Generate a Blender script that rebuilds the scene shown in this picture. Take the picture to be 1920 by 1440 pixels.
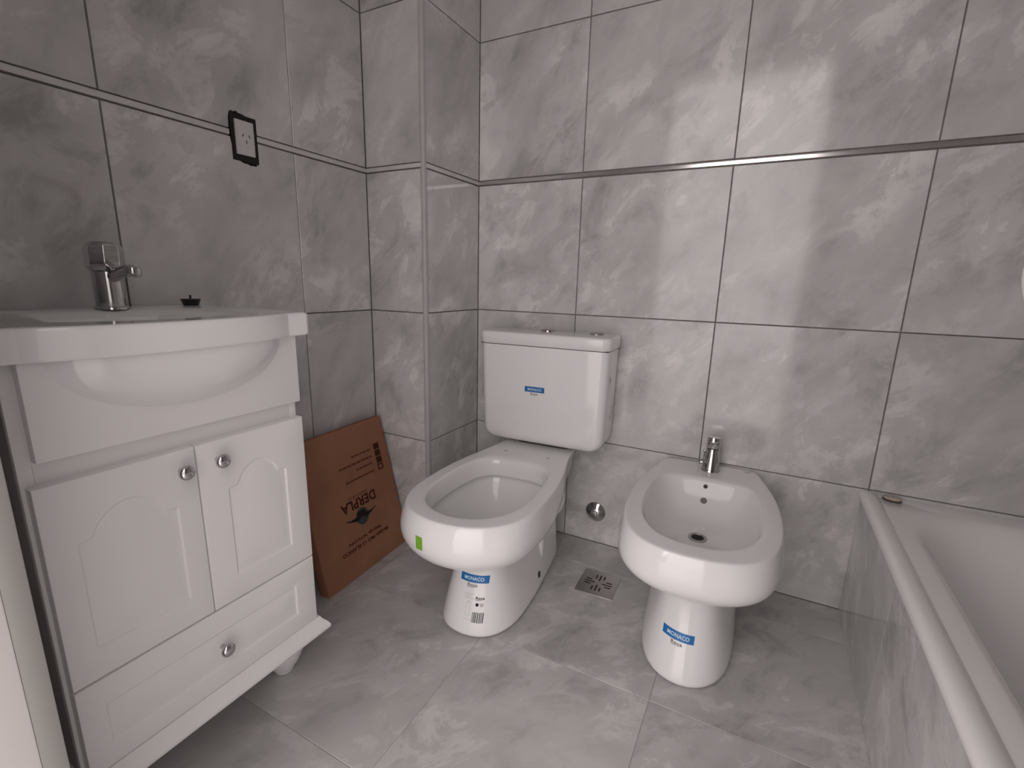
import bpy, bmesh, math, random
from mathutils import Vector, Matrix
from mathutils.bvhtree import BVHTree
random.seed(7)
PI = math.pi
scn = bpy.context.scene
for o in list(bpy.data.objects):
    bpy.data.objects.remove(o)
C = bpy.data.collections.new('bathroom')
scn.collection.children.link(C)

# ------------------------------------------------------------------ camera
YAW, PIT, ROL = -.48655, -.22402, .02262
fw = Vector((math.sin(YAW)*math.cos(PIT), math.cos(YAW)*math.cos(PIT), math.sin(PIT)))
r0 = Vector((math.cos(YAW), -math.sin(YAW), 0))
u0 = r0.cross(fw)
cc, ss = math.cos(ROL), math.sin(ROL)
rt = cc*r0 + ss*u0
up = -ss*r0 + cc*u0
M = Matrix((( rt.x, up.x, -fw.x, .33722), (rt.y, up.y, -fw.y, -1.59589), (rt.z, up.z, -fw.z, .94251), (0, 0, 0, 1)))
cam_d = bpy.data.cameras.new('camera')
cam_d.sensor_width = 36
cam_d.lens = 901.397/1920*36
cam_d.shift_x = 7.0706/1920
cam_d.shift_y = 12.5525/1920
cam_d.clip_start = .01
cam = bpy.data.objects.new('camera', cam_d)
cam.matrix_world = M
C.objects.link(cam)
scn.camera = cam

# ------------------------------------------------------------------ world, light, exposure
w = bpy.data.worlds.new('world'); scn.world = w
w.use_nodes = True
bg = w.node_tree.nodes['Background']
bg.inputs[0].default_value = (1.0, .925, .905, 1)
bg.inputs[1].default_value = 0.80
# overcast sky: three times brighter at the zenith than at the horizon, dimmer ground
wn = w.node_tree; tcw = wn.nodes.new('ShaderNodeTexCoord'); sx_ = wn.nodes.new('ShaderNodeSeparateXYZ')
mr = wn.nodes.new('ShaderNodeMapRange'); mr.inputs['From Min'].default_value = 0; mr.inputs['From Max'].default_value = 1
mr.inputs['To Min'].default_value = 1; mr.inputs['To Max'].default_value = 3
m2 = wn.nodes.new('ShaderNodeVectorMath'); m2.operation = 'SCALE'; m2.inputs[0].default_value = (1.0, .925, .905)
wn.links.new(tcw.outputs['Generated'], sx_.inputs[0]); wn.links.new(sx_.outputs['Z'], mr.inputs['Value'])
wn.links.new(mr.outputs[0], m2.inputs['Scale']); wn.links.new(m2.outputs[0], bg.inputs[0])
wb_ = bpy.data.lights.new('doorway_daylight', 'AREA')       # unseen area light added for the daylight behind the doorway, no known window
wb_.shape = 'RECTANGLE'; wb_.size = 4.4; wb_.size_y = 3.4; wb_.energy = 77; wb_.color = (1.0, .93, .91)
wbo = bpy.data.objects.new('doorway_daylight', wb_); C.objects.link(wbo)
wbo.location = (.80, -5.0, 1.75); wbo.rotation_euler = (PI/2, 0, 0)
wd_ = bpy.data.lights.new('left_fill_light', 'AREA')          # fill light added behind left to brighten the right side, no known window
wd_.shape = 'RECTANGLE'; wd_.size = 1.4; wd_.size_y = 1.4; wd_.energy = 21; wd_.color = (1.0, .93, .91)
wo_ = bpy.data.objects.new('left_fill_light', wd_); C.objects.link(wo_)
wo_.location = (-1.4, -3.0, 1.75)
wo_.rotation_euler = (Vector((.15, -1.5, 1.0))-Vector((-1.4, -3.0, 1.75))).to_track_quat('-Z', 'Y').to_euler()
ld = bpy.data.lights.new('doorway_portal', 'AREA')      # guides sampling of the daylight that enters by the doorway
ld.shape = 'RECTANGLE'; ld.size = .75; ld.size_y = 2.04
ld.cycles.is_portal = True
lo = bpy.data.objects.new('doorway_portal', ld)
lo.location = (.10, -1.50, 1.02); lo.rotation_euler = (PI/2, 0, 0)
C.objects.link(lo)
vs = scn.view_settings
vs.view_transform = 'Standard'; vs.look = 'None'; vs.gamma = 1; vs.use_curve_mapping = False
vs.exposure = 0.2

# ------------------------------------------------------------------ materials
def mat(name, col, rough=.5, metal=0, spec=.5):
    m = bpy.data.materials.new(name); m.use_nodes = True
    b = m.node_tree.nodes['Principled BSDF']
    b.inputs['Base Color'].default_value = (*col, 1)
    b.inputs['Roughness'].default_value = rough
    b.inputs['Metallic'].default_value = metal
    b.inputs['Specular IOR Level'].default_value = spec
    return m
def noisy(m, scale, amount, rough_var=0):
    """faint mottling of the base colour"""
    nt = m.node_tree; b = nt.nodes['Principled BSDF']
    col = list(b.inputs['Base Color'].default_value)
    tc = nt.nodes.new('ShaderNodeTexCoord'); n = nt.nodes.new('ShaderNodeTexNoise')
    n.inputs['Scale'].default_value = scale; n.inputs['Detail'].default_value = 4
    r = nt.nodes.new('ShaderNodeValToRGB')
    r.color_ramp.elements[0].position = .3; r.color_ramp.elements[1].position = .7
    r.color_ramp.elements[0].color = [c*(1-amount) for c in col[:3]]+[1]
    r.color_ramp.elements[1].color = [min(1, c*(1+amount)) for c in col[:3]]+[1]
    nt.links.new(tc.outputs['Object'], n.inputs['Vector'])
    nt.links.new(n.outputs['Fac'], r.inputs[0]); nt.links.new(r.outputs[0], b.inputs['Base Color'])
    return m
def marble(name, base, rough, spec=.5, contrast=1.0):
    m = bpy.data.materials.new(name); m.use_nodes = True
    nt = m.node_tree; N = nt.nodes; L = nt.links; b = N['Principled BSDF']
    b.inputs['Roughness'].default_value = rough
    b.inputs['Specular IOR Level'].default_value = spec
    tc = N.new('ShaderNodeTexCoord'); oi = N.new('ShaderNodeObjectInfo')
    mul = N.new('ShaderNodeMath'); mul.operation = 'MULTIPLY'; mul.inputs[1].default_value = 37
    L.new(oi.outputs['Random'], mul.inputs[0])
    add = N.new('ShaderNodeVectorMath'); add.operation = 'ADD'
    L.new(tc.outputs['Object'], add.inputs[0]); L.new(mul.outputs[0], add.inputs[1])
    rot0 = N.new('ShaderNodeMapping'); rot0.inputs['Rotation'].default_value = (.12, .85, .10)
    rot = N.new('ShaderNodeMapping'); rot.inputs['Scale'].default_value = (1.0, 1.0, 1.6)
    L.new(add.outputs[0], rot0.inputs['Vector']); L.new(rot0.outputs[0], rot.inputs['Vector'])
    def noise(sc, det, dist, rgh=.5):
        n = N.new('ShaderNodeTexNoise')
        n.inputs['Scale'].default_value = sc; n.inputs['Detail'].default_value = det
        n.inputs['Distortion'].default_value = dist; n.inputs['Roughness'].default_value = rgh
        L.new(rot.outputs[0], n.inputs['Vector']); return n.outputs['Fac']
    def ramp(src, stops):
        r = N.new('ShaderNodeValToRGB'); r.color_ramp.interpolation = 'LINEAR'
        e = r.color_ramp.elements
        while len(e) < len(stops): e.new(.5)
        for k, (p, v) in enumerate(stops):
            e[k].position = p; e[k].color = (v, v, v, 1)
        L.new(src, r.inputs[0]); return r.outputs[0]
    def math_(op, a, c):
        n = N.new('ShaderNodeMath'); n.operation = op
        for k, v in enumerate((a, c)):
            if isinstance(v, (int, float)): n.inputs[k].default_value = v
            else: L.new(v, n.inputs[k])
        return n.outputs[0]
    k = contrast
    cloud = ramp(noise(2.9, 9, .28, .60), [(.36, 1-.17*k), (.45, 1-.05*k), (.54, 1+.03*k), (.64, 1+.12*k)])
    # crusty blots: fine-edged light and dark flakes gathered in loose bands
    n2 = noise(5.6, 12, .45, .68)
    band = ramp(noise(2.4, 3, .4), [(.42, .25), (.55, 1)])
    fl = ramp(n2, [(.34, -.28*k+1), (.42, -.13*k+1), (.47, 1.0), (.535, 1.0), (.553, 1+.14*k), (.61, 1+.27*k), (.70, 1+.12*k)])
    streak = math_('ADD', 1.0, math_('MULTIPLY', math_('SUBTRACT', fl, 1.0), band))
    n3 = noise(1.7, 4, .8, .5)
    d = math_('ABSOLUTE', math_('SUBTRACT', n3, .52), 0)
    vein = ramp(d, [(0, 1), (.006, .5), (.018, 0)])
    mask = ramp(noise(3.1, 3, .4), [(.50, 0), (.60, 1)])
    v = math_('MULTIPLY', math_('MULTIPLY', vein, mask), .10*k)
    val = math_('ADD', math_('MULTIPLY', cloud, streak), v)
    mix = N.new('ShaderNodeVectorMath'); mix.operation = 'SCALE'
    mix.inputs[0].default_value = base; L.new(val, mix.inputs['Scale'])
    L.new(mix.outputs[0], b.inputs['Base Color'])
    return m
TILE = marble('wall_tile_marble', (.56, .545, .542), .10, .5)
FTILE = marble('floor_tile_marble', (.50, .485, .48), .22, .45, .95)
GROUT = noisy(mat('grout', (.22, .205, .20), .9), 60, .15)
FGROUT = noisy(mat('floor_grout', (.36, .345, .34), .9), 60, .1)
CERAM = noisy(mat('white_ceramic', (.80, .79, .79), .07, 0, .55), 3, .01)
TUBM = noisy(mat('tub_enamel', (.84, .825, .815), .12, 0, .5), 3, .01)
PAINT = noisy(mat('white_lacquer', (.80, .785, .78), .33, 0, .4), 5, .012)
PAINTD = noisy(mat('cabinet_side_board', (.78, .765, .76), .5, 0, .4), 5, .02)
CHROME = noisy(mat('chrome', (.55, .535, .54), .06, 1), 20, .03)
STEEL = noisy(mat('brushed_steel', (.46, .44, .43), .34, .85), 90, .06)
STRIP = noisy(mat('polished_metal_strip', (.80, .775, .765), .17, .9), 30, .05)
STRIPL = noisy(mat('satin_metal_strip', (.60, .58, .575), .35, 0), 30, .05)
DARK = noisy(mat('dark_hole', (.012, .009, .009), .8), 40, .3)
BLACK = noisy(mat('black_rubber', (.012, .008, .009), .45), 40, .2)
BEAD = noisy(mat('grey_corner_bead', (.44, .42, .415), .35), 30, .04)
WHOSE = noisy(mat('white_hose', (.9, .88, .87), .25), 30, .02)
SIDE = noisy(mat('shaded_side_board', (.33, .30, .295), .6), 12, .1)  # shade of the narrow gap by the door frame, put into the colour
PLAST = noisy(mat('white_plastic', (.62, .60, .60), .35), 10, .02)
SLOT = mat('slot_grey', (.06, .05, .05), .7)
CARD = mat('brown_cardboard', (.30, .14, .085), .8, 0, .2)
PRINT = noisy(mat('dark_brown_print', (.062, .016, .008), .8, 0, .2), 90, .2)
PRINTL = noisy(mat('faded_brown_print', (.10, .035, .022), .8, 0, .2), 90, .2)
TEAL = noisy(mat('teal_print', (.055, .065, .07), .8, 0, .2), 90, .1)
INK = noisy(mat('black_print', (.02, .018, .018), .8, 0, .2), 90, .2)
BLUE = noisy(mat('blue_sticker', (.012, .15, .42), .4), 90, .05)
WHITEP = noisy(mat('white_print', (.62, .74, .85), .5), 90, .02)
GREYP = noisy(mat('grey_print', (.18, .17, .18), .6), 200, .2)
GREYL = noisy(mat('faint_grey_print', (.52, .50, .50), .6), 200, .05)
GREEN = noisy(mat('green_sticker', (.20, .42, .03), .5), 90, .05)
PAPER = noisy(mat('clear_label', (.78, .765, .765), .3), 90, .01)
PLASTER = noisy(mat('white_plaster', (.86, .85, .84), .8), 6, .015)
JAMB = noisy(mat('white_door_paint', (.60, .575, .57), .35), 6, .02)
JAMBG = noisy(mat('grey_frame_edge', (.27, .26, .245), .4), 6, .03)  # edge strip in a darker grey than the rest of the frame
BEIGE = noisy(mat('stained_beige_plastic', (.45, .40, .33), .4), 60, .25)
BROWN = noisy(mat('brown_stain', (.10, .07, .05), .6), 60, .25)
HALLF = noisy(mat('hall_floor', (.78, .76, .74), .4), 6, .05)
# cardboard: faint corrugation lines
nt = CARD.node_tree; b = nt.nodes['Principled BSDF']
tc = nt.nodes.new('ShaderNodeTexCoord'); wv = nt.nodes.new('ShaderNodeTexWave'); wv.bands_direction = 'Z'
wv.inputs['Scale'].default_value = 42; wv.inputs['Distortion'].default_value = .6; wv.inputs['Detail'].default_value = 2
ns = nt.nodes.new('ShaderNodeTexNoise'); ns.inputs['Scale'].default_value = 5; ns.inputs['Detail'].default_value = 5
r = nt.nodes.new('ShaderNodeValToRGB'); r.color_ramp.elements[0].color = (.29, .13, .08, 1); r.color_ramp.elements[1].color = (.39, .19, .115, 1)
r.color_ramp.elements[0].position = .3; r.color_ramp.elements[1].position = .7
bp = nt.nodes.new('ShaderNodeBump'); bp.inputs['Strength'].default_value = .12; bp.inputs['Distance'].default_value = .002
nt.links.new(tc.outputs['Object'], wv.inputs['Vector']); nt.links.new(tc.outputs['Object'], ns.inputs['Vector'])
nt.links.new(ns.outputs['Fac'], r.inputs[0]); nt.links.new(r.outputs[0], b.inputs['Base Color'])
nt.links.new(wv.outputs['Fac'], bp.inputs['Height']); nt.links.new(bp.outputs[0], b.inputs['Normal'])

# ------------------------------------------------------------------ helpers
def link(name, me, m, parent=None, loc=None, rotm=None, smooth=None):
    if m is not None and len(me.materials) == 0: me.materials.append(m)
    if smooth is not None:
        me.shade_smooth(); me.set_sharp_from_angle(angle=math.radians(smooth))
    o = bpy.data.objects.new(name, me); C.objects.link(o)
    if parent: o.parent = parent
    if rotm is not None: o.matrix_local = rotm
    if loc is not None: o.location = loc
    return o
def bm_obj(name, bm, m, parent=None, smooth=35, **k):
    bmesh.ops.recalc_face_normals(bm, faces=bm.faces[:])
    me = bpy.data.meshes.new(name); bm.to_mesh(me); bm.free()
    return link(name, me, m, parent, smooth=smooth, **k)
def struct(o):
    o['kind'] = 'structure'; return o
def tag(o, label, cat, group=None):
    o['label'] = label; o['category'] = cat
    if group: o['group'] = group
    return o
def empty(name, loc=(0, 0, 0), rz=0, mtx=None):
    o = bpy.data.objects.new(name, None); C.objects.link(o); o.empty_display_size = .05
    if mtx is not None: o.matrix_world = mtx
    else:
        o.location = loc; o.rotation_euler = (0, 0, rz)
    return o
def bbox(bm, x0, x1, y0, y1, z0, z1, bev=0, seg=2):
    t = bmesh.new()
    vs_ = [t.verts.new((x, y, z)) for x in (x0, x1) for y in (y0, y1) for z in (z0, z1)]
    for f in ((0, 1, 3, 2), (4, 6, 7, 5), (0, 4, 5, 1), (2, 3, 7, 6), (0, 2, 6, 4), (1, 5, 7, 3)):
        t.faces.new([vs_[i] for i in f])
    bmesh.ops.recalc_face_normals(t, faces=t.faces[:])
    if bev > 0:
        bmesh.ops.bevel(t, geom=t.edges[:], offset=bev, segments=seg, profile=.5, affect='EDGES')
    me = bpy.data.meshes.new('t'); t.to_mesh(me); t.free(); bm.from_mesh(me); bpy.data.meshes.remove(me)
    return bm
def box(name, x0, x1, y0, y1, z0, z1, m, parent=None, bev=0, seg=2):
    return bm_obj(name, bbox(bmesh.new(), x0, x1, y0, y1, z0, z1, bev, seg), m, parent)
def lathe(bm, prof, mtx=Matrix(), n=32, cap=True):
    rings = []
    for (r_, z) in prof:
        rings.append([bm.verts.new(mtx @ Vector((r_*math.cos(2*PI*k/n), r_*math.sin(2*PI*k/n), z))) for k in range(n)])
    for a, b_ in zip(rings, rings[1:]):
        for k in range(n):
            bm.faces.new((a[k], a[(k+1) % n], b_[(k+1) % n], b_[k]))
    if cap:
        bm.faces.new(rings[0]); bm.faces.new(rings[-1])
    return bm
def axis_m(p, d):
    d = Vector(d).normalized()
    return Matrix.Translation(p) @ d.to_track_quat('Z', 'Y').to_matrix().to_4x4()
def tube(bm, pts, rad, n=12):
    pts = [Vector(p) for p in pts]; rings = []
    for i, p in enumerate(pts):
        d = (pts[min(i+1, len(pts)-1)] - pts[max(i-1, 0)]).normalized()
        q = d.to_track_quat('Z', 'Y')
        r_ = rad[i] if isinstance(rad, (list, tuple)) else rad
        rings.append([bm.verts.new(p + q @ Vector((r_*math.cos(2*PI*k/n), r_*math.sin(2*PI*k/n), 0))) for k in range(n)])
    for a, b_ in zip(rings, rings[1:]):
        for k in range(n): bm.faces.new((a[k], a[(k+1) % n], b_[(k+1) % n], b_[k]))
    bm.faces.new(rings[0]); bm.faces.new(rings[-1])
    return bm
def catmull(P, m=8):
    out = []
    for i in range(len(P)-1):
        p0 = P[max(i-1, 0)]; p1 = P[i]; p2 = P[i+1]; p3 = P[min(i+2, len(P)-1)]
        for k in range(m):
            t = k/m
            out.append(tuple(.5*((2*b_)+(-a+c)*t+(2*a-5*b_+4*c-d)*t*t+(-a+3*b_-3*c+d)*t**3) for a, b_, c, d in zip(p0, p1, p2, p3)))
    out.append(tuple(P[-1])); return out
def half_loop(P, M_):
    """half outline (d, halfwidth) from back axis to front axis -> closed loop of 2*M_ points, local -y forward"""
    S = catmull(P, 8)
    S = [(d, max(h, 0)) for d, h in S]
    L_ = [0]
    for a, b_ in zip(S, S[1:]): L_.append(L_[-1]+math.hypot(a[0]-b_[0], a[1]-b_[1]))
    pts = []
    for k in range(M_+1):
        s = L_[-1]*k/M_; i = 0
        while i < len(L_)-2 and L_[i+1] < s: i += 1
        t = (s-L_[i])/max(1e-9, L_[i+1]-L_[i])
        pts.append((S[i][0]+t*(S[i+1][0]-S[i][0]), S[i][1]+t*(S[i+1][1]-S[i][1])))
    pts[0] = (pts[0][0], 0); pts[-1] = (pts[-1][0], 0)
    loop = [(h, -d) for d, h in pts] + [(-h, -d) for d, h in reversed(pts[1:-1])]
    return loop
def loft(sections, capstart=True, capend=True):
    bm = bmesh.new(); rings = []
    for z, loop in sections:
        rings.append([bm.verts.new((x, y, z)) for x, y in loop])
    n = len(rings[0])
    for a, b_ in zip(rings, rings[1:]):
        for k in range(n): bm.faces.new((a[k], a[(k+1) % n], b_[(k+1) % n], b_[k]))
    if capstart: bm.faces.new(rings[0])
    if capend: bm.faces.new(rings[-1])
    return bm
def rrect(x0, x1, y0, y1, r_, n=6):
    pts = []
    for cx, cy, a0 in ((x1-r_, y1-r_, 0), (x0+r_, y1-r_, PI/2), (x0+r_, y0+r_, PI), (x1-r_, y0+r_, 3*PI/2)):
        for k in range(n+1):
            a = a0+PI/2*k/n; pts.append((cx+r_*math.cos(a), cy+r_*math.sin(a)))
    return pts
def scale_half(P, s, dc, ds=0):
    return [((d-dc)*s+dc+ds, h*s) for d, h in P]
def text_mesh(s, width, height=None, bold=.0, space=1.0):
    cu = bpy.data.curves.new('t', 'FONT'); cu.body = s; cu.resolution_u = 3; cu.offset = bold; cu.space_character = space
    o = bpy.data.objects.new('t', cu); C.objects.link(o)
    dg = bpy.context.evaluated_depsgraph_get(); dg.update()
    me = bpy.data.meshes.new_from_object(o.evaluated_get(dg))
    bpy.data.objects.remove(o); bpy.data.curves.remove(cu)
    xs = [v.co.x for v in me.vertices]; ys = [v.co.y for v in me.vertices]
    cx, cy = (min(xs)+max(xs))/2, (min(ys)+max(ys))/2
    sx = width/(max(xs)-min(xs)); sy = sx if height is None else height/(max(ys)-min(ys))
    V = [((v.co.x-cx)*sx, (v.co.y-cy)*sy) for v in me.vertices]
    F = [tuple(p.vertices) for p in me.polygons]
    bpy.data.meshes.remove(me)
    return V, F
def grid(x0, x1, y0, y1, nx=1, ny=1):
    V = [(x0+(x1-x0)*i/nx, y0+(y1-y0)*j/ny) for j in range(ny+1) for i in range(nx+1)]
    F = [(j*(nx+1)+i, j*(nx+1)+i+1, (j+1)*(nx+1)+i+1, (j+1)*(nx+1)+i) for j in range(ny) for i in range(nx)]
    return V, F
def disc2(cx, cy, r_, n=16):
    return [(cx+r_*math.cos(2*PI*k/n), cy+r_*math.sin(2*PI*k/n)) for k in range(n)], [tuple(range(n))]
def merge2(parts, off=None):
    V = []; F = []
    for (v, f), (ox, oy) in parts:
        b0 = len(V); V += [(x+ox, y+oy) for x, y in v]; F += [tuple(i+b0 for i in q) for q in f]
    return V, F
def decal(name, VF, o, u, v, parent, m, bvh=None, direction=None, lift=.0006):
    """flat print laid on a surface; with bvh it follows the curved surface"""
    V, F = VF; o = Vector(o); u = Vector(u).normalized(); v = Vector(v).normalized(); nrm = u.cross(v).normalized()
    out = []
    for x, y in V:
        p = o+u*x+v*y
        if bvh:
            d = Vector(direction).normalized() if direction else -nrm
            hit = bvh.ray_cast(p-d*.15, d)
            if hit[0] is not None: p = hit[0]+hit[1]*(lift if hit[1].dot(d) < 0 else -lift)
        else: p = p+nrm*lift
        out.append(p)
    me = bpy.data.meshes.new(name); me.from_pydata(out, [], F); me.update()
    return link(name, me, m, parent)
def bvh_of(o):
    dg = bpy.context.evaluated_depsgraph_get(); dg.update()
    e = o.evaluated_get(dg); me = e.to_mesh()
    b_ = BVHTree.FromPolygons([v.co.copy() for v in me.vertices], [tuple(p.vertices) for p in me.polygons])
    e.to_mesh_clear(); return b_
def subsurf(o, lv=2):
    s = o.modifiers.new('s', 'SUBSURF'); s.levels = lv; s.render_levels = lv; return o

# ------------------------------------------------------------------ room shell
XL, XR, YF, D, X0 = -.8832, 1.332, -1.4445, .3217, -.6467
X1 = -.25
W, H = .45, .44252
R3, R2 = .3916, .8341
MB, MT = R2+H, R2+H+.0167
T1, T2, ZC = MT+H, MT+2*H, 2.42
TH = .008
_cache = {}
def tile_mesh(du, dv, poly=None, m=TILE, bev=.0009):
    key = (round(du, 4), round(dv, 4), m.name)
    if poly is None and key in _cache: return _cache[key]
    if poly is None:
        bm = bbox(bmesh.new(), -du/2, du/2, 0, TH, -dv/2, dv/2)
        es = [e for e in bm.edges if all(v.co.y < 1e-5 for v in e.verts)]
        bmesh.ops.bevel(bm, geom=es, offset=bev, segments=1, affect='EDGES')
    else:
        bm = bmesh.new(); a = [bm.verts.new((x, 0, z)) for x, z in poly]
        f = bm.faces.new(a); r_ = bmesh.ops.extrude_face_region(bm, geom=[f])
        for v in r_['geom']:
            if isinstance(v, bmesh.types.BMVert): v.co.y = TH
    bmesh.ops.recalc_face_normals(bm, faces=bm.faces[:])
    me = bpy.data.meshes.new('tile'); bm.to_mesh(me); bm.free(); me.materials.append(m)
    if poly is None: _cache[key] = me
    return me
def tile_wall(parent, P, U, Nn, ucuts, vcuts, m=TILE, gap=.0034, special=None, skip=None, Vd=(0, 0, 1), name='tile'):
    """tiles proud of the wall plane; face lies in plane through P; U along, Nn into the room"""
    U = Vector(U); Nn = Vector(Nn); Vd = Vector(Vd); P = Vector(P)
    for (a, b_) in ucuts:
        for (c, d) in vcuts:
            if skip and skip(a, b_, c, d): continue
            du, dv = b_-a-gap, d-c-gap
            uc, vc = (a+b_)/2, (c+d)/2
            poly = special(a+gap/2, b_-gap/2, c+gap/2, d-gap/2) if special else None
            if poly: poly = [(x-uc, z-vc) for x, z in poly]
            me = tile_mesh(du, dv, poly, m)
            jit = random.uniform(-.0003, .0003)
            o = P + U*uc + Vd*vc + Nn*jit
            R_ = Matrix((( U.x, -Nn.x, Vd.x, o.x), (U.y, -Nn.y, Vd.y, o.y), (U.z, -Nn.z, Vd.z, o.z), (0, 0, 0, 1)))
            ob = bpy.data.objects.new(name, me); C.objects.link(ob); ob.parent = parent; ob.matrix_local = R_
ROWS = [(0, R3), (R3, R2), (R2, MB), (MT, T1), (T1, T2), (T2, ZC)]
# back wall (grout bed behind the tiles)
wb = struct(box('wall_back', XL-.12, XR+.12, .006, .12, -.02, ZC, GROUT))
cols = [(X0, X1), (X1, X1+W), (X1+W, X1+2*W), (X1+2*W, X1+3*W), (X1+3*W, XR)]
tile_wall(wb, (0, 0, 0), (1, 0, 0), (0, -1, 0), cols, ROWS)
# left wall
wl = struct(box('wall_left', XL-.12, XL-.006, YF-.115, .006, -.02, ZC, GROUT))
Y1 = -.5996
# ragged cut-out around the power outlet; u here is world y
CUT = [(-.781, 1.331), (-.7755, 1.3365), (-.768, 1.335), (-.762, 1.339), (-.755, 1.335), (-.7445, 1.3345), (-.735, 1.331), (-.727, 1.329), (-.7215, 1.320), (-.7175, 1.305),
       (-.7155, 1.285), (-.714, 1.262), (-.713, 1.243), (-.7135, 1.221), (-.720, 1.2175), (-.7265, 1.2185), (-.733, 1.2165), (-.742, 1.2195), (-.752, 1.2195), (-.7605, 1.2225), (-.7725, 1.235),
       (-.7795, 1.252), (-.783, 1.27), (-.7845, 1.29), (-.7855, 1.305), (-.784, 1.318)]
CR = CUT[:10]; 
def cut_special(a, b_, c, d):
    if not (a < -.75 < b_): return None
    if abs(c-MT) < .01:      # upper tile: notch from below
        top = [p for p in CUT if p[1] > c+.001]
        lft = sorted([p for p in top if p[0] < -.782], key=lambda p: p[1])
        ring = [(-.785, c)] + [(-.784, 1.318)] + CUT[0:10] + [(-.716, c)]
        return [(a, c)] + ring + [(b_, c), (b_, d), (a, d)]
    if abs(d-MB) < .01:      # lower tile: notch from above
        ring = [(-.7145, d)] + CUT[11:22] + [(-.7835, d)]
        return [(a, c), (b_, c), (b_, d)] + ring + [(a, d)]
    return None
tile_wall(wl, (XL, 0, 0), (0, 1, 0), (1, 0, 0), [(Y1, -D), (Y1-W, Y1), (YF, Y1-W)], ROWS, special=cut_special)
# boxed-in corner
wd = struct(box('wall_pillar', XL-.005, X0-.006, -D+.006, .005, -.02, ZC, GROUT))
tile_wall(wd, (0, -D, 0), (1, 0, 0), (0, -1, 0), [(XL, X0-.004)], ROWS)
tile_wall(wd, (X0, 0, 0), (0, 1, 0), (1, 0, 0), [(-D+.004, 0)], ROWS)
# right wall, front wall with the doorway
wr = struct(box('wall_right', XR+.006, XR+.12, YF-.115, .006, -.02, ZC, GROUT))
tile_wall(wr, (XR, 0, 0), (0, 1, 0), (-1, 0, 0), [(-W, 0), (-2*W, -W), (-3*W, -2*W), (YF, -3*W)], ROWS)
DX0, DX1, DH = -.285, .478, 2.045
bm = bmesh.new()
bbox(bm, XL-.12, DX0-.03, YF-.115, YF-.006, -.02, ZC); bbox(bm, DX1+.03, XR+.12, YF-.115, YF-.006, -.02, ZC); bbox(bm, DX0-.03, DX1+.03, YF-.115, YF-.006, DH+.03, ZC)
wf = struct(bm_obj('wall_front', bm, PLASTER))
tile_wall(wf, (0, YF, 0), (1, 0, 0), (0, 1, 0), [(XL, XL+W), (XL+W, DX0-.03)], ROWS)
tile_wall(wf, (0, YF, 0), (1, 0, 0), (0, 1, 0), [(DX1+.03, .93), (.93, XR)], ROWS)
# floor
fl = struct(box('floor', XL-.12, XR+.12, YF-.115, .12, -.05, -.0010, FGROUT))
fc = [(-.69-W, -.69), (-.69, -.24), (-.24, .2050), (.2050, .655), (.655, 1.105), (1.105, XR)]
fc = [(max(a, XL), b_) for a, b_ in fc]
fr = [(-.163, 0), (-.613, -.163), (-1.063, -.613), (YF-.11, -1.063)]
tile_wall(fl, (0, 0, 0), (1, 0, 0), (0, 0, 1), fc, fr, m=FTILE, gap=.0012, Vd=(0, 1, 0))
struct(box('floor_hall', -2.0, 3.2, -5.1, YF-.116, -.05, -.001, HALLF))
struct(box('ceiling', XL-.12, XR+.12, YF-.115, .12, ZC, ZC+.1, PLASTER))
# metal listello running round the room (one piece per wall)
struct(box('trim_1', X0, XR, -.0015, .006, MB+.0024, MT-.0022, STRIP, bev=.0006))
bm = bmesh.new(); bbox(bm, XL-.006, XL+.002, YF, -.7850, MB+.0024, MT-.0022, .0006); bbox(bm, XL-.006, XL+.002, -.7150, -D, MB+.0024, MT-.0022, .0006)
struct(bm_obj('trim_2', bm, STRIPL))
struct(box('trim_3', XL+.002, X0-.004, -D-.002, -D+.006, MB+.0024, MT-.0022, STRIPL, bev=.0006))
struct(box('trim_4', X0-.006, X0+.002, -D+.004, -.0015, MB+.0024, MT-.0022, STRIPL, bev=.0006))
# rounded corner bead on the boxed-in corner
bm = bmesh.new(); n = 8
rr = .0085
for z in (0, ZC):
    pass
prof = [(X0-.0125, -D-.0008), (X0-.0095, -D-.0028)] + [(X0-.006+rr*math.sin(t*PI/2/n), -D+.006-rr*math.cos(t*PI/2/n)) for t in range(n+1)] + [(X0+.0028, -D+.0095), (X0+.0008, -D+.0125), (X0-.006, -D+.0125), (X0-.0125, -D+.006)]
a = [bm.verts.new((x, y, 0)) for x, y in prof]; b2 = [bm.verts.new((x, y, ZC)) for x, y in prof]
for k in range(len(a)): bm.faces.new((a[k], a[(k+1) % len(a)], b2[(k+1) % len(a)], b2[k]))
bm.faces.new(a); bm.faces.new(b2)
struct(bm_obj('trim_5', bm, BEAD))
# door frame at the left of the doorway (the camera stands in it)
df = empty('door_1', (0, 0, 0)); struct(df)
struct_parts = []
bm = bmesh.new(); bbox(bm, DX0-.03, DX0, YF-.125, YF-.0180, 0, DH+.03, .002)
bbox(bm, DX1, DX1+.03, YF-.125, YF-.0180, 0, DH+.03, .002); bbox(bm, DX0, DX1, YF-.125, YF-.0180, DH, DH+.03, .002)
bm_obj('frame', bm, JAMB, df)
bm = bmesh.new(); bbox(bm, DX0-.03, DX0-.0005, YF-.0184, YF+.0025, 0, DH+.03, .0015)
bbox(bm, DX1+.0005, DX1+.03, YF-.0184, YF+.0025, 0, DH+.03, .0015); bbox(bm, DX0, DX1, YF-.0184, YF+.0025, DH+.0005, DH+.03, .0015)
bm_obj('frame_edge', bm, JAMBG, df)

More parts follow.
